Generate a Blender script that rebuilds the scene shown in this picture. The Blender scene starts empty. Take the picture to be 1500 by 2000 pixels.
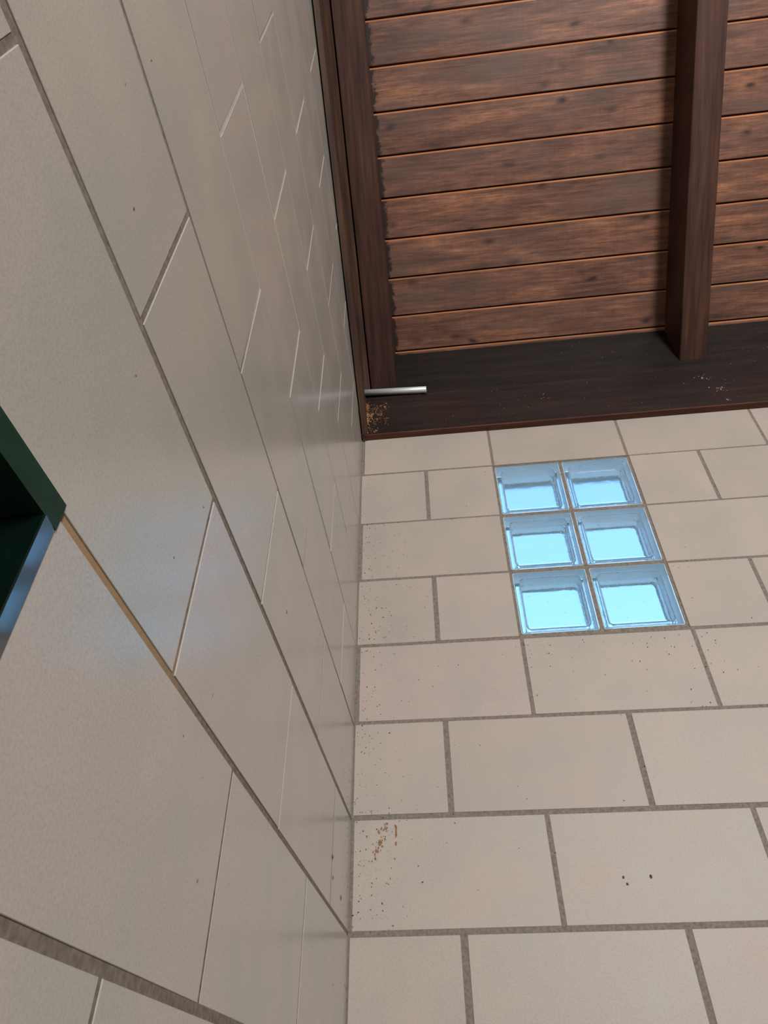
import bpy, bmesh, math, random
from mathutils import Vector, Matrix

random.seed(7)
scene = bpy.context.scene
COL = scene.collection

# ------------------------------------------------------------------ camera
# world: left wall is the plane x=0, back wall the plane y=0, z=0 is a bed joint 2 m above the floor
cam_d = bpy.data.cameras.new('camera')
cam_d.sensor_fit = 'VERTICAL'
cam_d.sensor_height = 24.0
cam_d.lens = 1328.4922 * 24.0 / 2000.0
cam_d.clip_start = 0.01
cam = bpy.data.objects.new('camera', cam_d)
COL.objects.link(cam)
W = Vector((-0.7388, 0.1025, -0.0436))
R = Matrix.Rotation(W.length, 3, W.normalized()) @ Matrix(((1, 0, 0), (0, 0, -1), (0, 1, 0)))
M3 = Matrix((R[0], -Vector(R[1]), -Vector(R[2]))).transposed()
cam.matrix_world = Matrix.Translation((0.2225, -1.4404, -0.2740)) @ M3.to_4x4()
scene.camera = cam

# ------------------------------------------------------------------ colour management
scene.view_settings.view_transform = 'Standard'
scene.view_settings.look = 'None'
scene.view_settings.gamma = 1.0
scene.view_settings.use_curve_mapping = False
scene.view_settings.exposure = 0.0
scene.cycles.max_bounces = 16
scene.cycles.diffuse_bounces = 6
scene.cycles.glossy_bounces = 6
scene.cycles.transmission_bounces = 14
scene.cycles.sample_clamp_indirect = 6.0
scene.cycles.blur_glossy = 0.5


def lin(r, g, b):
    def f(c):
        c /= 255.0
        return c / 12.92 if c <= 0.04045 else ((c + 0.055) / 1.055) ** 2.4
    return (f(r), f(g), f(b), 1.0)


# ------------------------------------------------------------------ world: pale blue daylight sky
world = bpy.data.worlds.new('sky')
scene.world = world
world.use_nodes = True
wn, wl = world.node_tree.nodes, world.node_tree.links
bg = wn['Background']
tc = wn.new('ShaderNodeTexCoord')
sx = wn.new('ShaderNodeSeparateXYZ')
rp = wn.new('ShaderNodeValToRGB')
rp.color_ramp.elements[0].position = 0.0
rp.color_ramp.elements[0].color = (0.40, 0.83, 1.2, 1)
rp.color_ramp.elements[1].position = 1.0
rp.color_ramp.elements[1].color = (0.13, 0.35, 0.88, 1)
wl.new(tc.outputs['Generated'], sx.inputs[0])
wl.new(sx.outputs['Z'], rp.inputs['Fac'])
wl.new(rp.outputs['Color'], bg.inputs['Color'])
bg.inputs['Strength'].default_value = 1.95

# ------------------------------------------------------------------ daylight through the open window in the front wall
WIN_X0, WIN_X1, WIN_Z0, WIN_Z1 = 1.52, 1.98, 0.10, 1.60
FLOOR_Z = -2.0
ROOM_X, ROOM_Y = 3.2, -4.40
ld = bpy.data.lights.new('window_daylight', 'AREA')
ld.shape = 'RECTANGLE'
ld.size = WIN_X1 - WIN_X0
ld.size_y = WIN_Z1 - WIN_Z0
ld.energy = 188.0
ld.color = (1.0, 1.0, 1.0)
lo = bpy.data.objects.new('window_daylight', ld)
COL.objects.link(lo)
lo.location = ((WIN_X0 + WIN_X1) / 2, ROOM_Y - 0.09, (WIN_Z0 + WIN_Z1) / 2)
lo.rotation_euler = (math.radians(90), 0, 0)      # shines towards +y, into the room


# ================================================================== materials
def new_mat(name):
    m = bpy.data.materials.new(name)
    m.use_nodes = True
    nt = m.node_tree
    b = nt.nodes['Principled BSDF']
    return m, nt, b


def N(nt, t, **kw):
    n = nt.nodes.new(t)
    for k, v in kw.items():
        setattr(n, k, v)
    return n


def pos_map(nt, scale, rand=False):
    g = N(nt, 'ShaderNodeNewGeometry')
    mp = N(nt, 'ShaderNodeMapping')
    mp.inputs['Scale'].default_value = scale
    if rand:
        oi = N(nt, 'ShaderNodeObjectInfo')
        mul = N(nt, 'ShaderNodeMath', operation='MULTIPLY')
        mul.inputs[1].default_value = 37.0
        nt.links.new(oi.outputs['Random'], mul.inputs[0])
        add = N(nt, 'ShaderNodeVectorMath', operation='ADD')
        nt.links.new(g.outputs['Position'], add.inputs[0])
        nt.links.new(mul.outputs[0], add.inputs[1])
        nt.links.new(add.outputs[0], mp.inputs['Vector'])
    else:
        nt.links.new(g.outputs['Position'], mp.inputs['Vector'])
    return mp.outputs['Vector']


def noise(nt, vec, scale=5.0, detail=3.0, rough=0.5):
    n = N(nt, 'ShaderNodeTexNoise')
    n.inputs['Scale'].default_value = scale
    n.inputs['Detail'].default_value = detail
    n.inputs['Roughness'].default_value = rough
    nt.links.new(vec, n.inputs['Vector'])
    return n.outputs['Fac']


def ramp(nt, fac, stops):
    r = N(nt, 'ShaderNodeValToRGB')
    el = r.color_ramp.elements
    while len(el) < len(stops):
        el.new(0.5)
    for e, (p, c) in zip(el, stops):
        e.position = p
        e.color = c if len(c) == 4 else (*c, 1)
    nt.links.new(fac, r.inputs['Fac'])
    return r.outputs['Color']


def mixc(nt, fac, a, b, mode='MIX'):
    m = N(nt, 'ShaderNodeMix', data_type='RGBA', blend_type=mode)
    for sock, v in ((0, fac), (6, a), (7, b)):
        if hasattr(v, 'links'):
            nt.links.new(v, m.inputs[sock])
        else:
            m.inputs[sock].default_value = v
    return m.outputs[2]


def bump(nt, b, height, strength, dist):
    bp = N(nt, 'ShaderNodeBump')
    bp.inputs['Strength'].default_value = strength
    bp.inputs['Distance'].default_value = dist
    nt.links.new(height, bp.inputs['Height'])
    nt.links.new(bp.outputs['Normal'], b.inputs['Normal'])
    return bp


def brick_material(name, c0, c1, c2, r0, r1, spec):
    m, nt, b = new_mat(name)
    oi = N(nt, 'ShaderNodeObjectInfo')
    base = ramp(nt, oi.outputs['Random'], [(0.0, c0), (0.5, c1), (1.0, c2)])
    big = noise(nt, pos_map(nt, (1, 1, 1)), 7.0, 3.0)
    tint = ramp(nt, big, [(0.35, (0.93, 0.95, 0.93)), (0.65, (1.05, 1.0, 0.98))])
    c = mixc(nt, 1.0, base, tint, 'MULTIPLY')
    sp = noise(nt, pos_map(nt, (1, 1, 1)), 420.0, 2.0)
    spc = ramp(nt, sp, [(0.30, (0.80, 0.80, 0.80)), (0.55, (1, 1, 1)), (0.8, (1.07, 1.06, 1.05))])
    c = mixc(nt, 0.5, c, spc, 'MULTIPLY')
    nt.links.new(c, b.inputs['Base Color'])
    rr = ramp(nt, big, [(0.3, (r0,) * 3), (0.7, (r1,) * 3)])
    nt.links.new(rr, b.inputs['Roughness'])
    b.inputs['Specular IOR Level'].default_value = spec
    fine = noise(nt, pos_map(nt, (1, 1, 1)), 260.0, 3.0)
    bump(nt, b, fine, 0.25, 0.0006)
    return m


def mortar_material(name='grey_mortar', pale=False):
    m, nt, b = new_mat(name)
    n = noise(nt, pos_map(nt, (1, 1, 1)), 160.0, 4.0)
    c = ramp(nt, n, [(0.25, lin(106, 97, 88)), (0.6, lin(134, 124, 113)), (0.85, lin(152, 141, 129))])
    # a patch of tan mortar in the bed joint near the door head
    g = N(nt, 'ShaderNodeNewGeometry')
    s = N(nt, 'ShaderNodeSeparateXYZ')
    nt.links.new(g.outputs['Position'], s.inputs[0])
    mr = N(nt, 'ShaderNodeMapRange')
    mr.inputs['From Min'].default_value = -0.90
    mr.inputs['From Max'].default_value = -1.02
    nt.links.new(s.outputs['Y'], mr.inputs['Value'])
    mz = N(nt, 'ShaderNodeMath', operation='COMPARE')
    mz.inputs[1].default_value = 0.0
    mz.inputs[2].default_value = 0.03
    nt.links.new(s.outputs['Z'], mz.inputs[0])
    f = N(nt, 'ShaderNodeMath', operation='MULTIPLY')
    nt.links.new(mr.outputs[0], f.inputs[0])
    nt.links.new(mz.outputs[0], f.inputs[1])
    c = mixc(nt, f.outputs[0], c, lin(160, 132, 100))
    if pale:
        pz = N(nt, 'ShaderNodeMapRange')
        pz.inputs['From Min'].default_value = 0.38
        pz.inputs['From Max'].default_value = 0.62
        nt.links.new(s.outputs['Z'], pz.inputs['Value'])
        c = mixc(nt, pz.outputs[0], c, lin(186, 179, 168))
    nt.links.new(c, b.inputs['Base Color'])
    b.inputs['Roughness'].default_value = 0.9
    b.inputs['Specular IOR Level'].default_value = 0.2
    bump(nt, b, n, 0.6, 0.0012)
    return m


def plank_material():
    m, nt, b = new_mat('stained_pine_plank')
    v_gr = pos_map(nt, (5, 95, 95), True)
    v_bl = pos_map(nt, (4.5, 15, 15), True)
    v_sw = pos_map(nt, (150, 14, 14), True)
    v_fl = pos_map(nt, (16, 330, 330), True)
    grain = noise(nt, v_gr, 1.0, 5.0, 0.65)
    blot = noise(nt, v_bl, 1.0, 7.0, 0.68)
    saw = noise(nt, v_sw, 1.0, 2.0)
    c = ramp(nt, blot, [(0.28, lin(86, 62, 54)), (0.45, lin(118, 82, 67)), (0.58, lin(138, 95, 75)), (0.74, lin(178, 122, 88))])
    gc = ramp(nt, grain, [(0.28, (0.45, 0.42, 0.40)), (0.5, (0.95, 0.95, 0.95)), (0.72, (1.4, 1.36, 1.3))])
    c = mixc(nt, 0.85, c, gc, 'MULTIPLY')
    sc_ = ramp(nt, saw, [(0.3, (0.82, 0.82, 0.82)), (0.7, (1.12, 1.12, 1.12))])
    c = mixc(nt, 0.4, c, sc_, 'MULTIPLY')
    fl = ramp(nt, noise(nt, v_fl, 1.0, 3.0, 0.6), [(0.30, (0.62, 0.60, 0.58)), (0.52, (1, 1, 1)), (0.74, (1.55, 1.5, 1.42))])
    c = mixc(nt, 0.8, c, fl, 'MULTIPLY')
    # grey brush haze
    hz = noise(nt, pos_map(nt, (2.2, 7, 7), True), 1.0, 3.0)
    hzm = ramp(nt, hz, [(0.48, (0, 0, 0)), (0.72, (0.75, 0.75, 0.75))])
    c = mixc(nt, hzm, c, lin(104, 84, 76))
    # knots: sparse dark ovals with a dark tail
    vo = N(nt, 'ShaderNodeTexVoronoi')
    vo.inputs['Scale'].default_value = 1.0
    wob = N(nt, 'ShaderNodeVectorMath', operation='ADD')
    sc2 = N(nt, 'ShaderNodeVectorMath', operation='SCALE')
    nz = N(nt, 'ShaderNodeTexNoise')
    nz.inputs['Scale'].default_value = 1.3
    vk = pos_map(nt, (6.5, 12, 12), True)
    nt.links.new(vk, nz.inputs['Vector'])
    nt.links.new(nz.outputs['Color'], sc2.inputs[0])
    sc2.inputs['Scale'].default_value = 0.55
    nt.links.new(vk, wob.inputs[0])
    nt.links.new(sc2.outputs[0], wob.inputs[1])
    nt.links.new(wob.outputs[0], vo.inputs['Vector'])
    kn = ramp(nt, vo.outputs['Distance'], [(0.05, (0.9, 0.9, 0.9)), (0.10, (0.45, 0.45, 0.45)), (0.20, (0, 0, 0))])
    c = mixc(nt, kn, c, lin(52, 36, 32))
    # dark beam stain brushed over the plank ends beside the wall rafter
    g = N(nt, 'ShaderNodeNewGeometry')
    s = N(nt, 'ShaderNodeSeparateXYZ')
    nt.links.new(g.outputs['Position'], s.inputs[0])
    en = noise(nt, pos_map(nt, (1, 1, 1)), 45.0, 3.0, 0.7)
    em = N(nt, 'ShaderNodeMath', operation='MULTIPLY_ADD')
    em.inputs[1].default_value = -0.05
    nt.links.new(en, em.inputs[0])
    nt.links.new(s.outputs['X'], em.inputs[2])
    er = N(nt, 'ShaderNodeMapRange')
    er.inputs['From Min'].default_value = 0.107
    er.inputs['From Max'].default_value = 0.099
    nt.links.new(em.outputs[0], er.inputs['Value'])
    c = mixc(nt, er.outputs[0], c, lin(52, 38, 34))
    nt.links.new(c, b.inputs['Base Color'])
    b.inputs['Roughness'].default_value = 0.42
    b.inputs['Specular IOR Level'].default_value = 0.45
    bump(nt, b, grain, 0.25, 0.001)
    return m


def beam_material(name, axis_scale, c0, c1, c2):
    m, nt, b = new_mat(name)
    g = noise(nt, pos_map(nt, axis_scale, True), 1.0, 5.0, 0.65)
    bl = noise(nt, pos_map(nt, (3, 3, 3), True), 1.0, 3.0)
    c = ramp(nt, g, [(0.25, c0), (0.52, c1), (0.82, c2)])
    bc = ramp(nt, bl, [(0.35, (0.78, 0.76, 0.78)), (0.65, (1.15, 1.1, 1.05))])
    c = mixc(nt, 0.9, c, bc, 'MULTIPLY')
    nt.links.new(c, b.inputs['Base Color'])
    b.inputs['Roughness'].default_value = 0.55
    b.inputs['Specular IOR Level'].default_value = 0.25
    bump(nt, b, g, 0.3, 0.001)
    return m


def plain(name, col, rough=0.6, metal=0.0, spec=0.4, nscale=60.0, amt=0.12):
    m, nt, b = new_mat(name)
    n = noise(nt, pos_map(nt, (1, 1, 1)), nscale, 3.0)
    t = ramp(nt, n, [(0.3, (1 - amt,) * 3), (0.7, (1 + amt,) * 3)])
    c = mixc(nt, 1.0, col, t, 'MULTIPLY')
    nt.links.new(c, b.inputs['Base Color'])
    b.inputs['Roughness'].default_value = rough
    b.inputs['Metallic'].default_value = metal
    b.inputs['Specular IOR Level'].default_value = spec
    return m


def glass_material(name, rough, bumpy):
    m, nt, b = new_mat(name)
    b.inputs['Base Color'].default_value = (0.98, 0.995, 1.0, 1)
    b.inputs['Roughness'].default_value = rough
    b.inputs['IOR'].default_value = 1.5
    b.inputs['Transmission Weight'].default_value = 1.0
    n1 = noise(nt, pos_map(nt, (1, 1, 1)), 260.0, 2.0)
    n2 = noise(nt, pos_map(nt, (1, 1, 1)), 35.0, 2.0)
    ad = N(nt, 'ShaderNodeMath', operation='MULTIPLY_ADD')
    ad.inputs[1].default_value = 0.25
    nt.links.new(n1, ad.inputs[0])
    nt.links.new(n2, ad.inputs[2])
    bump(nt, b, ad.outputs[0], bumpy, 0.0015)
    return m


MAT = {
    'brick': brick_material('matt_beige_brick', lin(174, 162, 152), lin(178, 167, 157), lin(179, 164, 156), 0.46, 0.55, 0.35),
    'brick_sheen': brick_material('beige_brick_with_sheen', lin(184, 179, 169), lin(187, 182, 172), lin(188, 180, 172), 0.20, 0.26, 0.95),
    'mortar': mortar_material(),
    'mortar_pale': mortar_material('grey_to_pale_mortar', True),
    'plank': plank_material(),
    'tongue': beam_material('bare_pine_tongue', (4, 80, 80), lin(158, 98, 62), lin(200, 132, 88), lin(220, 156, 108)),
    'rafter': beam_material('dark_stained_rafter', (70, 4, 4), lin(46, 29, 24), lin(74, 48, 39), lin(98, 69, 57)),
    'beam': beam_material('dark_stained_beam', (4, 60, 60), lin(26, 18, 16), lin(41, 29, 25), lin(60, 43, 37)),
    'board': beam_material('blackish_stained_board', (5, 50, 50), lin(22, 18, 16), lin(35, 28, 25), lin(52, 42, 37)),
    'edge': beam_material('reddish_stained_edge', (4, 60, 60), lin(58, 34, 27), lin(92, 54, 42), lin(122, 76, 58)),
    'trim': beam_material('brown_stained_trim', (90, 4, 4), lin(48, 35, 30), lin(78, 58, 47), lin(110, 80, 61)),
    'glass': glass_material('pressed_glass', 0.06, 0.35),
    'glass_back': glass_material('pebbled_glass', 0.28, 0.6),
    'coating': plain('white_edge_coating', (0.96, 0.97, 0.98, 1), 0.5, 0, 0.3, 40, 0.02),
    'steel': plain('satin_aluminium', (0.80, 0.82, 0.84, 1), 0.38, 0.45, 0.5, 90, 0.05),
    'green': plain('dark_green_gloss_paint', lin(9, 22, 18), 0.12, 0.0, 0.9, 50, 0.15),
    'green_satin': plain('dark_green_satin_paint', lin(24, 52, 38), 0.5, 0.0, 0.25, 50, 0.2),
    'plaster': plain('beige_wall_paint', lin(112, 104, 96), 0.8),
    'floor': plain('grey_floor_tile', lin(112, 104, 98), 0.5),
    'roofing': plain('dark_roof_underlay', lin(70, 48, 36), 0.8),
    'rust': plain('rust_brown_speck', lin(146, 108, 76), 0.8, 0, 0.2, 300, 0.4),
    'soot': plain('dark_brown_speck', lin(84, 68, 56), 0.8, 0, 0.2, 300, 0.3),
    'frass': plain('orange_wood_dust', lin(208, 152, 92), 0.9, 0, 0.1, 300, 0.3),
    'web': plain('pale_cobweb_dust', lin(176, 166, 156), 0.9, 0, 0.1, 300, 0.2),
}


gb_ = MAT['green'].node_tree.nodes['Principled BSDF']
gb_.inputs['Coat Weight'].default_value = 0.8
gb_.inputs['Coat Roughness'].default_value = 0.06

# ================================================================== mesh helpers
def obj(name, bm, mat, parent=None, loc=None):
    me = bpy.data.meshes.new(name)
    bmesh.ops.recalc_face_normals(bm, faces=bm.faces)
    if loc is not None:
        bmesh.ops.translate(bm, verts=bm.verts, vec=-Vector(loc))
    bm.to_mesh(me)
    bm.free()
    me.materials.append(MAT[mat])
    o = bpy.data.objects.new(name, me)
    COL.objects.link(o)
    if parent is not None:
        o.parent = parent
        o.location = Vector(loc or (0, 0, 0)) - parent.location
    elif loc is not None:
        o.location = loc
    return o


def tag(o, label=None, cat=None, group=None, kind=None):
    if label:
        o['label'] = label
    if cat:
        o['category'] = cat
    if group:
        o['group'] = group
    if kind:
        o['kind'] = kind
    return o


def box(bm, x0, x1, y0, y1, z0, z1):
    vs = [bm.verts.new((x, y, z)) for x in (x0, x1) for y in (y0, y1) for z in (z0, z1)]
    for f in ((0, 1, 3, 2), (4, 6, 7, 5), (0, 4, 5, 1), (2, 3, 7, 6), (0, 2, 6, 4), (1, 5, 7, 3)):
        bm.faces.new([vs[i] for i in f])


def area2(p):
    return sum(p[i][0] * p[(i + 1) % len(p)][1] - p[(i + 1) % len(p)][0] * p[i][1] for i in range(len(p)))


def clip(poly, a, b, c):
    """keep the side a*u + b*v <= c of a convex polygon"""
    out = []
    for i in range(len(poly)):
        p, q = poly[i], poly[(i + 1) % len(poly)]
        dp, dq = a * p[0] + b * p[1] - c, a * q[0] + b * q[1] - c
        if dp <= 0:
            out.append(p)
        if dp * dq < 0:
            t = dp / (dp - dq)
            out.append((p[0] + t * (q[0] - p[0]), p[1] + t * (q[1] - p[1])))
    return out


def inset(poly, d):
    n = len(poly)
    res = []
    for i in range(n):
        p0, p1, p2 = poly[i - 1], poly[i], poly[(i + 1) % n]
        def nrm(a, b):
            dx, dy = b[0] - a[0], b[1] - a[1]
            L = math.hypot(dx, dy) or 1e-9
            return (-dy / L, dx / L)
        n1, n2 = nrm(p0, p1), nrm(p1, p2)
        k = 1 + n1[0] * n2[0] + n1[1] * n2[1]
        k = max(k, 0.2)
        res.append((p1[0] + d * (n1[0] + n2[0]) / k, p1[1] + d * (n1[1] + n2[1]) / k))
    return res


def slab(bm, poly, place, front, back, c=0.0):
    """convex prism; place(u, v, d) -> xyz with d the depth behind the face; chamfered front rim"""
    if area2(poly) < 0:
        poly = poly[::-1]
    rings = []
    if c > 0:
        rings.append([bm.verts.new(place(u, v, front)) for u, v in inset(poly, c)])
        rings.append([bm.verts.new(place(u, v, front + c)) for u, v in poly])
    else:
        rings.append([bm.verts.new(place(u, v, front)) for u, v in poly])
    rings.append([bm.verts.new(place(u, v, back)) for u, v in poly])
    n = len(poly)
    bm.faces.new(rings[0])
    bm.faces.new(rings[-1][::-1])
    for a, b in zip(rings, rings[1:]):
        for i in range(n):
            bm.faces.new((a[i], a[(i + 1) % n], b[(i + 1) % n], b[i]))


def dome(bm, centre, u, v, n, r, h, seg=6, stretch=1.0, ang=0.0):
    """a small raised speck on a surface"""
    top = bm.verts.new(centre + n * h)
    ca, sa = math.cos(ang), math.sin(ang)
    ring = []
    for i in range(seg):
        t = 2 * math.pi * i / seg
        k = r * random.uniform(0.7, 1.25)
        a, b = math.cos(t) * k * stretch, math.sin(t) * k
        ring.append(bm.verts.new(centre + u * (a * ca - b * sa) + v * (a * sa + b * ca)))
    for i in range(seg):
        bm.faces.new((ring[i], ring[(i + 1) % seg], top))


def roof_z(y, z0=1.785):
    return z0 - 0.52 * (y + 0.02)


# ================================================================== shell
place_back = lambda u, v, d: (u, d, v)          # u = x, v = z, d behind the wall face
place_left = lambda u, v, d: (-d, u, v)         # u = y, v = z

WT = 0.115
MORTAR = 0.0009
WX0, WX1, WZ0, WZ1 = 0.397, 0.7955, 0.605, 1.2005      # glass block window opening
bm = bmesh.new()
for r in ([(-0.12, FLOOR_Z), (ROOM_X + 0.12, FLOOR_Z), (ROOM_X + 0.12, WZ0), (-0.12, WZ0)],
          [(-0.12, WZ1), (ROOM_X + 0.12, WZ1), (ROOM_X + 0.12, 1.70), (-0.12, 1.70)],
          [(-0.12, WZ0), (WX0, WZ0), (WX0, WZ1), (-0.12, WZ1)],
          [(WX1, WZ0), (ROOM_X + 0.12, WZ0), (ROOM_X + 0.12, WZ1), (WX1, WZ1)]):
    slab(bm, r, place_back, MORTAR, WT)
wall_back = tag(obj('wall_back', bm, 'mortar'), 'beige brick back wall with a small glass block window', 'wall', None, 'structure')

LD0, LD1, LDT = -1.1652, -2.06, 0.0038                  # door opening in the left wall
bm = bmesh.new()
for r in ([(0.12, FLOOR_Z), (LD0, FLOOR_Z), (LD0, roof_z(LD0)), (0.12, roof_z(0.12))],
          [(LD1, FLOOR_Z), (ROOM_Y - 0.12, FLOOR_Z), (ROOM_Y - 0.12, roof_z(ROOM_Y - 0.12)), (LD1, roof_z(LD1))],
          [(LD0, LDT), (LD1, LDT), (LD1, roof_z(LD1)), (LD0, roof_z(LD0))]):
    slab(bm, r, place_left, MORTAR, 0.14)
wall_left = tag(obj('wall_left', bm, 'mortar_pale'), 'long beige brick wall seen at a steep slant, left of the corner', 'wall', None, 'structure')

bm = bmesh.new()
slab(bm, [(0.0, FLOOR_Z), (ROOM_Y, FLOOR_Z), (ROOM_Y, roof_z(ROOM_Y)), (0.0, roof_z(0))],
     lambda u, v, d: (ROOM_X + d, u, v), 0, 0.12)
tag(obj('wall_right', bm, 'plaster'), 'plain beige side wall opposite the long brick wall', 'wall', None, 'structure')
bm = bmesh.new()
zt = roof_z(ROOM_Y)
for x0, x1, z0, z1 in ((-0.14, WIN_X0, FLOOR_Z, zt), (WIN_X1, ROOM_X + 0.12, FLOOR_Z, zt), (WIN_X0, WIN_X1, WIN_Z1, zt), (WIN_X0, WIN_X1, FLOOR_Z, WIN_Z0)):
    box(bm, x0, x1, ROOM_Y - 0.12, ROOM_Y, z0, z1)
tag(obj('wall_front', bm, 'plaster'), 'plain beige wall with an open window, behind the viewer', 'wall', None, 'structure')
bm = bmesh.new()
box(bm, -0.14, ROOM_X + 0.12, ROOM_Y - 0.12, 0.115, FLOOR_Z - 0.1, FLOOR_Z)
tag(obj('floor', bm, 'floor'), 'grey tiled floor of the small room', 'floor', None, 'structure')

# ------------------------------------------------------------------ bricks of the back wall
def zj_back(k, x):
    tab = {6: (1.2045, -0.006), 5: (1.0055, -0.006), 4: (0.807, -0.008), 3: (0.608, -0.006),
           2: (0.4085, -0.009), 1: (0.2035, -0.008), 0: (-0.0033, -0.001)}
    if k in tab:
        a, s = tab[k]
        return a + s * min(x, 1.3)
    return 0.2 * k - 0.0035


TB = {6: 0.005, 5: 0.0042, 4: 0.007, 3: 0.0085, 2: 0.008, 1: 0.010, 0: 0.0105}
VB = {6: [(0.400, 0.008), (0.793, 0.008), (1.193, 0.008)], 5: [(0.1975, 0.011), (0.9935, 0.0095)], 4: [(1.197, 0.008)],
      3: [(0.2005, 0.012), (0.9977, 0.010)], 2: [(0.4008, 0.009), (0.7997, 0.010), (1.199, 0.009)],
      1: [(0.205, 0.012), (0.6033, 0.012), (1.003, 0.01)], 0: [(0.3945, 0.010), (0.791, 0.010), (1.19, 0.009)],
      -1: [(0.2124, 0.0135), (0.609, 0.0125), (1.008, 0.011)]}
CORNER = {6: 0.0105, 5: 0.003, 4: 0.0095, 3: 0.0025, 2: 0.0105, 1: 0.003, 0: 0.006, -1: 0.0025}


def tilted(front):
    a, b = random.uniform(-0.0016, 0.0016), random.uniform(-0.0016, 0.0016)
    return a, b


def add_brick(parent, poly, place, proud, mat='brick'):
    if len(poly) < 3 or abs(area2(poly)) < 2e-4:
        return
    cu = sum(p[0] for p in poly) / len(poly)
    cv = sum(p[1] for p in poly) / len(poly)
    ta, tb = tilted(0)
    bm = bmesh.new()
    slab(bm, poly, lambda u, v, d: place(u, v, d + ta * (u - cu) + tb * (v - cv)), -proud, 0.03, 0.0004)
    obj('brick', bm, mat, parent, place(cu, cv, 0))


for r in range(-10, 7):
    vs = list(VB.get(r, [(0.2 + 0.4 * i, 0.01) for i in range(3)] if r % 2 else [(0.4 * i, 0.01) for i in range(1, 4)]))
    while vs[-1][0] + 0.4 < ROOM_X - 0.03:
        vs.append((vs[-1][0] + 0.4, 0.009))
    edges = [(CORNER.get(r, 0.006 if r % 2 == 0 else 0.003), 0.0)] + vs + [(ROOM_X, 0.004)]
    spans = []
    for (xa, ta), (xb, tb) in zip(edges, edges[1:]):
        spans.append([xa + ta / 2, xb - tb / 2])
    if r in (3, 4, 5):                              # leave the window out
        cut = []
        for a, b in spans:
            if a < WX0 < b:
                cut.append([a, WX0 - 0.001 - (0.001 if r == 4 else 0)])
            elif b <= WX0:
                cut.append([a, b])
            if a < WX1 < b:
                cut.append([WX1 + 0.0015, b])
            elif a >= WX1:
                cut.append([a, b])
        spans = cut
    for a, b in spans:
        hb, ht = TB.get(r, 0.0105) / 2, TB.get(r + 1, 0.0105) / 2
        if r == 6:
            top = [(b, 1.3640 - 0.004 * min(b, 1.3)), (a, 1.3640 - 0.004 * min(a, 1.3))]
        else:
            top = [(b, zj_back(r + 1, b) - ht), (a, zj_back(r + 1, a) - ht)]
        add_brick(wall_back, [(a, zj_back(r, a) + hb), (b, zj_back(r, b) + hb)] + top, place_back, random.uniform(-0.0006, 0.0006))

# ------------------------------------------------------------------ bricks of the left wall
ZL = {-1: -0.2002, 0: -0.0022, 1: 0.2005, 2: 0.4015, 3: 0.6030, 4: 0.8020, 5: 1.0010, 6: 1.2000, 7: 1.4070, 8: 1.6040}
TL = {-1: 0.0085, 0: 0.0072, 1: 0.0098, 2: 0.0062, 3: 0.0055, 4: 0.0065}
VL = {0: [-0.201, -0.5845, -0.966, -1.358], -1: [-0.400, -0.7845], 1: [-0.384, -0.7715, -1.1645], 2: [-0.198, -0.582, -0.9703],
      3: [-0.380, -0.775, -1.1675], 4: [-0.198, -0.584, -0.976], 5: [-0.389, -0.782, -1.17]}
RAKE = lambda y: 1.363 - 0.488 * y
for r in range(-10, 19):
    vs = list(VL.get(r, [-0.39, -0.78, -1.168] if r % 2 else [-0.198, -0.583, -0.970]))
    while vs[-1] - 0.388 > ROOM_Y + 0.03:
        vs.append(vs[-1] - 0.388)
    edges = [0.0] + vs + [ROOM_Y]
    for i, (ya, yb) in enumerate(zip(edges, edges[1:])):
        t = 0.0062
        y1 = ya - (t / 2 if i else 0.0005)
        y0 = yb + t / 2
        z0 = ZL.get(r, 0.2 * r) + TL.get(r, 0.0055) / 2
        z1 = ZL.get(r + 1, 0.2 * (r + 1)) - TL.get(r + 1, 0.0055) / 2
        poly = [(y0, z0), (y1, z0), (y1, z1), (y0, z1)]
        poly = clip(poly, 0.488, 1.0, 1.363 + 0.10)          # z <= rake + 0.10, hidden behind the trim
        if len(poly) < 3:
            continue
        pieces = [poly]
        if r < 0:
            pieces = [clip(poly, -1, 0, -LD0 - 0.0003), clip(poly, 1, 0, LD1 - 0.001)]
        elif r == 0:
            pass
        for p in pieces:
            if len(p) >= 3:
                add_brick(wall_left, p, place_left, random.uniform(-0.0005, 0.0005), 'brick_sheen')

# ------------------------------------------------------------------ glass block window
XS = [WX0, 0.4035, 0.5893, 0.5995, 0.7885, WX1]
ZS = [WZ0, 0.6150, 0.7985, 0.8100, 0.9950, 1.0060, 1.1945, WZ1]
bm = bmesh.new()
for i in range(5):
    for j in range(7):
        if i % 2 == 1 and j % 2 == 1:
            continue
        box(bm, XS[i], XS[i + 1], 0.0022, 0.095, ZS[j], ZS[j + 1])
bmesh.ops.remove_doubles(bm, verts=bm.verts, dist=1e-5)
window = tag(obj('window_1', bm, 'mortar'), 'window of six clear glass blocks, two wide and three high, set in the brick wall', 'window', None, 'structure')


def rrect(hw, hh, r, seg=5):
    pts = []
    for cx, cy, a0 in ((hw - r, hh - r, 0), (-hw + r, hh - r, 90), (-hw + r, -hh + r, 180), (hw - r, -hh + r, 270)):
        for i in range(seg + 1):
            a = math.radians(a0 + 90.0 * i / seg)
            pts.append((cx + r * math.cos(a), cy + r * math.sin(a)))
    return pts


def loft(bm, rings, flip=False):
    vr = [[bm.verts.new(p) for p in ring] for ring in rings]
    n = len(vr[0])
    fs = [bm.faces.new(vr[0][::-1]), bm.faces.new(vr[-1])]
    for a, b in zip(vr, vr[1:]):
        for i in range(n):
            fs.append(bm.faces.new((a[i], a[(i + 1) % n], b[(i + 1) % n], b[i])))
    return fs


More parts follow.
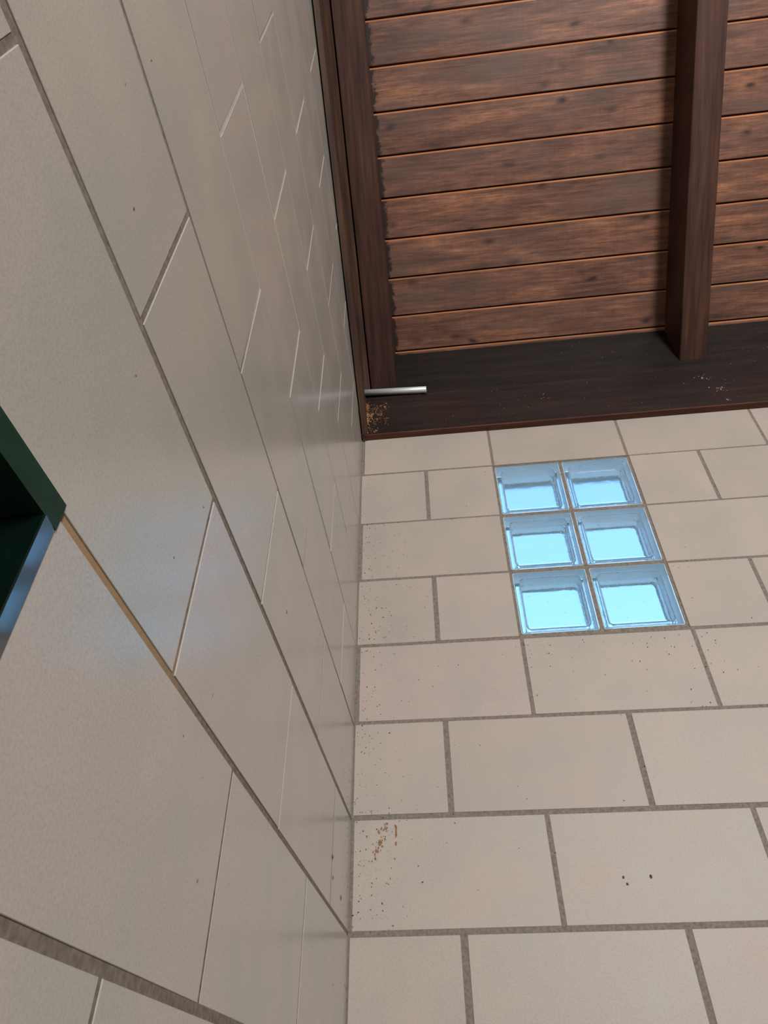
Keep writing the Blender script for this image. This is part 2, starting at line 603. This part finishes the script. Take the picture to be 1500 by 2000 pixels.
BD = 0.08
block_names = {(0, 0): 'bottom left glass block of the window', (1, 0): 'bottom right glass block of the window',
               (0, 1): 'middle left glass block of the window', (1, 1): 'middle right glass block of the window',
               (0, 2): 'top left glass block of the window, beside the brick', (1, 2): 'top right glass block of the window'}
for ix in range(2):
    for iz in range(3):
        x0, x1 = XS[1 + 2 * ix], XS[2 + 2 * ix]
        z0, z1 = ZS[1 + 2 * iz], ZS[2 + 2 * iz]
        cx, cz = (x0 + x1) / 2, (z0 + z1) / 2
        hw, hh = (x1 - x0) / 2 - 0.0008, (z1 - z0) / 2 - 0.0008
        bm = bmesh.new()
        # outer skin, soft front and back rims
        outer = []
        for dy, ins in ((0.0, 0.0022), (0.0008, 0.0007), (0.0024, 0.0), (BD - 0.0024, 0.0), (BD - 0.0008, 0.0007), (BD, 0.0022)):
            outer.append([(cx + u, dy - 0.0005, cz + v) for u, v in rrect(hw - ins, hh - ins, 0.004)])
        fo = loft(bm, outer)
        bmesh.ops.recalc_face_normals(bm, faces=fo)
        side = [f for f in fo if max(v.co.y for v in f.verts) - min(v.co.y for v in f.verts) > 0.05]
        bmesh.ops.delete(bm, geom=side, context='FACES_ONLY')      # the bonded coating closes the four edges
        # hollow: rounded cavity with a weld ridge half way
        cav = []
        for dy, ins, rr in ((0.0095, 0.0175, 0.010), (0.0110, 0.0150, 0.011), (0.0150, 0.0135, 0.012), (0.0370, 0.0150, 0.012),
                            (0.0385, 0.0180, 0.012), (0.0415, 0.0180, 0.012), (0.0430, 0.0150, 0.012), (0.0650, 0.0135, 0.012),
                            (0.0690, 0.0150, 0.011), (0.0705, 0.0175, 0.010)):
            cav.append([(cx + u, dy, cz + v) for u, v in rrect(hw - ins, hh - ins, rr)])
        fc = loft(bm, cav)
        bmesh.ops.recalc_face_normals(bm, faces=fc)
        bmesh.ops.reverse_faces(bm, faces=fc)
        me = bpy.data.meshes.new('glass_block')
        bmesh.ops.translate(bm, verts=bm.verts, vec=(-cx, 0, -cz))
        bm.to_mesh(me)
        bm.free()
        me.materials.append(MAT['glass'])
        me.materials.append(MAT['glass_back'])
        for pf in me.polygons:
            if min(me.vertices[i].co.y for i in pf.vertices) > 0.0775:
                pf.material_index = 1
        gb = bpy.data.objects.new('glass_block', me)
        COL.objects.link(gb)
        gb.parent = window
        gb.location = (cx, 0, cz)
        gb['label'] = block_names[(ix, iz)]
        # white coating round the four edges
        bm = bmesh.new()
        a = [(u, v) for u, v in rrect(hw, hh, 0.004)]
        b_ = [(u, v) for u, v in rrect(hw + 0.0006, hh + 0.0006, 0.004)]
        f0, f1 = 0.0019, BD - 0.0029
        rings = [[(u, f0, v) for u, v in a], [(u, f1, v) for u, v in a], [(u, f1, v) for u, v in b_], [(u, f0, v) for u, v in b_]]
        vr = [[bm.verts.new(p) for p in ring] for ring in rings]
        n = len(a)
        for k in range(4):
            for i in range(n):
                bm.faces.new((vr[k][i], vr[k][(i + 1) % n], vr[(k + 1) % 4][(i + 1) % n], vr[(k + 1) % 4][i]))
        co = obj('edge_coating', bm, 'coating', gb)
        co.location = (0, 0, 0)

# ------------------------------------------------------------------ door in the left wall (dark green frame, leaf set back)
door = bpy.data.objects.new('door_1', None)
COL.objects.link(door)
door.location = (0, (LD0 + LD1) / 2, FLOOR_Z)
tag(door, 'dark green framed door in the left brick wall', 'door', None, 'structure')
FY0, FY1, FZ = -1.1640, -2.0610, 0.0047


def dpart(name, boxes, mat, parent=door, bev=0.0):
    bm = bmesh.new()
    for b in boxes:
        box(bm, *b)
    o = obj(name, bm, mat)
    o.parent = parent
    o.matrix_parent_inverse = Matrix.Translation(-door.location)
    return o


dpart('frame_head', [(-0.13, 0.0018, FY1, FY0, FZ - 0.0198, FZ)], 'green_satin')
bm = bmesh.new()
slab(bm, [(-0.13, FY0 - 0.0004), (0.0013, FY0 - 0.0004), (0.0027, FY0 - 0.0138), (0.0019, FY0 - 0.0146), (-0.13, FY0 - 0.0146)],
     lambda u, v, d: (u, v, d), FLOOR_Z, FZ - 0.0200)
jamb = obj('frame_jamb', bm, 'green')
jamb.parent = door
jamb.matrix_parent_inverse = Matrix.Translation(-door.location)
dpart('frame_jamb', [(-0.13, 0.0008, FY1 + 0.0004, FY1 + 0.0142, FLOOR_Z, FZ - 0.0200)], 'green')
dpart('door_leaf', [(-0.125, -0.085, FY1 + 0.0145, FY0 - 0.0145, FLOOR_Z + 0.006, FZ - 0.0202)], 'green')

# ------------------------------------------------------------------ sloping board ceiling
ang = math.atan(0.52)
EU = Vector((0, -math.cos(ang), math.sin(ang)))
ND = Vector((0, -math.sin(ang), -math.cos(ang)))       # down, into the room
O = Vector((0, -0.02, 1.785))


def place_roof(x, u, d):
    """d = height above the visible board face"""
    return O + Vector((x, 0, 0)) + EU * u - ND * d


bm = bmesh.new()
slab(bm, [(-0.3, -0.47), (ROOM_X + 0.3, -0.47), (ROOM_X + 0.3, 5.3), (-0.3, 5.3)], lambda x, u, d: place_roof(x, u, d), 0.0185, 0.06)
ceiling = tag(obj('ceiling', bm, 'roofing'), 'sloping ceiling of brown stained wooden boards', 'ceiling', None, 'structure')
STEP = 0.1262
LIP, GAP = 0.0048, 0.0048
for j in range(-1, 44):
    ua = 0.009 + STEP * j + (0.004 if j == 0 else 0) if j >= 0 else -0.012
    ub = 0.009 + STEP * (j + 1) + (0.004 if j == -1 else 0)
    if ua > 4.9:
        break
    bm = bmesh.new()
    u0, u1 = ua + GAP / 2 if j >= 0 else ua, ub - LIP - GAP / 2
    slab(bm, [(0.0, u0), (ROOM_X, u0), (ROOM_X, u1), (0.0, u1)], place_roof, random.uniform(-0.0004, 0.0004), 0.0185, 0.0014)
    pk = obj('plank', bm, 'plank', ceiling, tuple(place_roof(ROOM_X / 2, (u0 + u1) / 2, 0)))
    bm = bmesh.new()
    slab(bm, [(0.0, u1 - 0.0002), (ROOM_X, u1 - 0.0002), (ROOM_X, u1 + LIP), (0.0, u1 + LIP)], place_roof, 0.0030, 0.0140, 0.0006)
    tg = obj('tongue', bm, 'tongue', None, tuple(place_roof(ROOM_X / 2, u1, 0)))
    tg.parent = pk
    tg.location = tg.location - pk.location
    tg['label'] = 'bare orange edge of the board'

# ------------------------------------------------------------------ rafters
def rafter(x0, x1, zb, label):
    bm = bmesh.new()
    ye = ROOM_Y + 0.002
    poly = [(-0.0205, zb), (ye, zb - 0.52 * (ye + 0.02)), (ye, roof_z(ye) - 0.0006), (-0.0205, roof_z(-0.0205) - 0.0006)]
    slab(bm, poly, lambda u, v, d: (x0 + d, u, v), 0.0, x1 - x0)
    bmesh.ops.recalc_face_normals(bm, faces=bm.faces)
    bmesh.ops.bevel(bm, geom=[e for e in bm.edges if abs((e.verts[0].co - e.verts[1].co).y) > 0.5], offset=0.0018, segments=1, affect='EDGES')
    tag(obj('rafter', bm, 'rafter', None, ((x0 + x1) / 2, -0.02, zb)), label, 'rafter', 'dark rafters under the board ceiling')


rafter(0.031, 0.1165, 1.5965, 'dark brown wooden rafter running along the left brick wall')
rafter(1.0556, 1.1413, 1.6035, 'dark brown wooden rafter crossing the middle of the board ceiling')
rafter(2.0800, 2.1657, 1.6035, 'dark brown wooden rafter right of the middle one')
rafter(3.1050, 3.1907, 1.6035, 'dark brown wooden rafter nearest the plain side wall')

# ------------------------------------------------------------------ timbers on top of the back wall
bm = bmesh.new()
slab(bm, [(-0.0200, 1.5530), (-0.0035, 1.5530), (-0.0035, roof_z(-0.0035) - 0.001), (-0.0200, roof_z(-0.02) - 0.001)],
     lambda u, v, d: (d, u, v), 0.0005, ROOM_X)
blocking = tag(obj('blocking_board', bm, 'board', None, (ROOM_X / 2, -0.012, 1.553)),
               'blackish brown upright board between the rafter ends, above the lower wall beam', 'board')
bm = bmesh.new()
slab(bm, [(0.0010, 1.3660), (ROOM_X, 1.3605), (ROOM_X, 1.5525), (0.0010, 1.5525)], lambda u, v, d: (u, d, v), -0.0225, 0.0030, 0.0022)
plate = tag(obj('wall_beam', bm, 'beam', None, (ROOM_X / 2, 0, 1.363)),
            'dark brown beam lying along the top of the back brick wall', 'beam')
bm = bmesh.new()
slab(bm, [(0.0100, 1.3618), (ROOM_X, 1.3562), (ROOM_X, 1.3612), (0.0100, 1.3668)], lambda u, v, d: (u, d, v), -0.0236, -0.0008, 0.0016)
lip = obj('bottom_edge', bm, 'edge')
lip.parent = plate
lip.matrix_parent_inverse = Matrix.Translation(-plate.location)
lip['label'] = 'reddish brown bottom edge of the beam'

# ------------------------------------------------------------------ trim board on the left wall, following the slope
bm = bmesh.new()
prof = [(0.0045, -0.006), (0.0190, -0.002), (0.0222, 0.006), (0.0165, 0.098), (0.0142, 0.101), (0.0142, 0.107), (0.0160, 0.110), (0.0095, 0.200), (0.0095, 0.330), (0.0045, 0.330)]
ya, yb = -0.0005, ROOM_Y + 0.001
ra = [bm.verts.new((x, ya, RAKE(ya) + h)) for x, h in prof]
rb = [bm.verts.new((x, yb, RAKE(yb) + h)) for x, h in prof]
n = len(prof)
bm.faces.new(ra)
bm.faces.new(rb[::-1])
for i in range(n):
    bm.faces.new((ra[i], ra[(i + 1) % n], rb[(i + 1) % n], rb[i]))
tag(obj('trim_1', bm, 'trim'), 'narrow brown wooden trim following the roof slope along the left wall', 'trim', None, 'structure')

# second strip of trim between the wall board and the first rafter
bm = bmesh.new()
ends = []
for yy in (-0.0225, -0.5, ROOM_Y + 0.001):
    zb = 1.5965 - 0.52 * (yy + 0.02)
    o_ = -0.015 + 0.05 * max(yy, -1.0)
    ends.append([bm.verts.new(p) for p in ((0.0098, yy, zb + o_), (0.0268, yy, zb - 0.002), (0.0268, yy, zb + 0.12), (0.0098, yy, zb + 0.12))])
bm.faces.new(ends[0])
bm.faces.new(ends[-1][::-1])
for a, b in zip(ends, ends[1:]):
    for i in range(4):
        bm.faces.new((a[i], a[(i + 1) % 4], b[(i + 1) % 4], b[i]))
tag(obj('trim_2', bm, 'trim'), 'thin brown batten squeezed between the wall trim and the first rafter', 'trim', None, 'structure')

# ------------------------------------------------------------------ metal tube in the corner
P0, P1 = Vector((0.0098, -0.0345, 1.5665)), Vector((0.2172, -0.0345, 1.5535))
ax = (P1 - P0).normalized()
s1 = ax.cross(Vector((0, 1, 0))).normalized()
s2 = ax.cross(s1)
bm = bmesh.new()
ringsets = []
for t, r in ((0.0, 0.0104), (0.996, 0.0110), (1.0, 0.0104), (1.0, 0.0086), (0.9, 0.0086)):
    c = P0.lerp(P1, t)
    ringsets.append([c + (s1 * math.cos(2 * math.pi * i / 28) + s2 * math.sin(2 * math.pi * i / 28)) * r for i in range(28)])
loft(bm, ringsets)
for f in bm.faces:
    f.smooth = len(f.verts) == 4
tag(obj('metal_tube', bm, 'steel', None, tuple(P0)), 'short shiny metal tube sticking out in the corner of the timbers', 'tube')

# ------------------------------------------------------------------ dirt
UX, UZ, UY = Vector((1, 0, 0)), Vector((0, 0, 1)), Vector((0, 1, 0))


def specks(name, mat, parent, pts, n_dir, u, v, label):
    bm = bmesh.new()
    for p, r, st, a in pts:
        dome(bm, Vector(p), u, v, n_dir, r, r * 0.35, 6, st, a)
    o = obj(name, bm, mat)
    o.parent = parent
    o.matrix_parent_inverse = Matrix.Translation(-parent.location)
    o['kind'] = 'stuff'
    o['label'] = label
    return o


def in_window(x, z):
    return WX0 - 0.003 < x < WX1 + 0.003 and WZ0 < z < WZ1


rnd = random.Random(11)
rust, soot = [], []
for i in range(620):
    x, z = rnd.expovariate(1 / 0.055) + 0.006, rnd.uniform(-0.3, 1.33)
    if x < 1.3 and not in_window(x, z):
        (rust if rnd.random() < 0.55 else soot).append(((x, -0.0002, z), rnd.uniform(0.0004, 0.0014), rnd.uniform(1, 1.8), rnd.uniform(0, 3)))
for i in range(150):
    x, z = rnd.uniform(0.05, 1.3), rnd.uniform(0.1, 1.34)
    if not in_window(x, z):
        soot.append(((x, -0.0002, z), rnd.uniform(0.0005, 0.0013), rnd.uniform(1, 1.6), rnd.uniform(0, 3)))
for i in range(60):                                   # droppings under the window
    x, z = rnd.uniform(0.38, 0.85), 0.59 - rnd.expovariate(1 / 0.05)
    soot.append(((x, -0.0002, z), rnd.uniform(0.0005, 0.0014), rnd.uniform(1, 2.2), rnd.uniform(1.2, 1.9)))
for x, z, r in ((0.517, 0.0772, 0.0024), (0.521, 0.0657, 0.0024), (0.567, 0.0768, 0.0026)):
    soot.append(((x, -0.0002, z), r, 1.3, 1.7))
for i in range(46):                                   # brown runs beside the corner
    t = rnd.random()
    rust.append(((0.045 + 0.03 * (1 - t) + rnd.gauss(0, 0.006), -0.0002, 0.188 - 0.06 * t + rnd.gauss(0, 0.005)), rnd.uniform(0.0006, 0.0022), rnd.uniform(1, 2), rnd.uniform(1.2, 1.9)))
for i in range(22):
    t = rnd.random()
    rust.append(((0.0905 + rnd.gauss(0, 0.001), -0.0002, 0.188 - 0.038 * t), rnd.uniform(0.0007, 0.0017), 1.8, 1.57))
specks('rust_specks', 'rust', wall_back, rust, -UY, UX, UZ, 'rust brown specks on the bricks near the corner')
specks('dark_specks', 'soot', wall_back, soot, -UY, UX, UZ, 'small dark specks scattered over the bricks')
lr = []
for i in range(170):
    y, z = -rnd.expovariate(1 / 0.05) - 0.004, rnd.uniform(-0.25, 1.0)
    lr.append(((0.0004, y, z), rnd.uniform(0.0004, 0.0016), rnd.uniform(1, 1.8), rnd.uniform(0, 3)))
for y, z, r in ((-0.2, 0.075, 0.004), (-0.19, 0.045, 0.003), (-0.10, 0.035, 0.0035), (-0.655, 0.27, 0.003)):
    lr.append(((0.0004, y, z), r, 1.4, 1.2))
for i in range(50):
    lr.append(((0.0004, rnd.uniform(-1.4, -0.1), rnd.uniform(-0.15, 1.4)), rnd.uniform(0.0005, 0.0013), 1.5, 1.4))
specks('rust_specks', 'rust', wall_left, lr, UX, UY, UZ, 'rust brown specks on the slanting wall')
gs = []
for i in range(85):
    x, z = rnd.uniform(WX0 + 0.02, WX1 - 0.02), rnd.uniform(WZ0 + 0.02, WZ1 - 0.02)
    if any(a + 0.01 < x < b - 0.01 for a, b in ((XS[1], XS[2]), (XS[3], XS[4]))) and any(a + 0.01 < z < b - 0.01 for a, b in ((ZS[1], ZS[2]), (ZS[3], ZS[4]), (ZS[5], ZS[6]))):
        gs.append(((x, -0.0006, z), rnd.uniform(0.0004, 0.0009), rnd.uniform(1, 1.6), 1.6))
specks('dark_specks', 'soot', window, gs, -UY, UX, UZ, 'tiny dark specks on the glass blocks')
fr = []
clumps = [(rnd.expovariate(1 / 0.010), rnd.gauss(1.452, 0.045)) for i in range(26)] + [(rnd.uniform(0, 0.07), rnd.uniform(1.385, 1.51)) for i in range(16)]
for cx, cz in clumps:
    for i in range(rnd.randint(6, 20)):
        z = cz + rnd.gauss(0, 0.008)
        x = 0.0205 - (z - 1.37) * 0.058 + abs(cx + rnd.gauss(0, 0.005))
        if 1.372 < z < 1.545:
            fr.append(((x, -0.0226, z), rnd.uniform(0.0004, 0.0011), rnd.uniform(1, 2), rnd.uniform(0, 3)))
for i in range(90):
    z = rnd.uniform(1.372, 1.549)
    fr.append(((0.0200 - (z - 1.37) * 0.058 + abs(rnd.gauss(0, 0.0015)), -0.0226, z), rnd.uniform(0.0004, 0.001), 1.5, 1.57))
specks('wood_dust', 'frass', plate, fr, -UY, UX, UZ, 'orange wood dust clinging to the beam in the corner')
wb = []
for i in range(70):
    wb.append(((rnd.uniform(0.15, 1.3), -0.0226, rnd.uniform(1.38, 1.548)), rnd.uniform(0.0003, 0.0009), rnd.uniform(1, 2.2), rnd.uniform(0, 3)))
for cx, cz, k, s in ((1.13, 1.36 + 0.08, 26, 0.012), (1.10, 1.50, 14, 0.010), (1.14, 1.385, 6, 0.003), (0.6, 1.47, 5, 0.01)):
    for i in range(k):
        wb.append(((cx + rnd.gauss(0, s), -0.0226, cz + rnd.gauss(0, s * 0.8)), rnd.uniform(0.0004, 0.0013), rnd.uniform(1, 3), rnd.uniform(0, 3)))
specks('cobweb_dust', 'web', plate, wb, -UY, UX, UZ, 'pale cobweb dust on the beam')
wb = []
for i in range(90):
    wb.append(((rnd.uniform(0.14, 1.4), -0.0201, rnd.uniform(1.556, 1.76)), rnd.uniform(0.0003, 0.0009), rnd.uniform(1, 2.2), rnd.uniform(0, 3)))
specks('cobweb_dust', 'web', blocking, wb, -UY, UX, UZ, 'pale cobweb dust on the board')
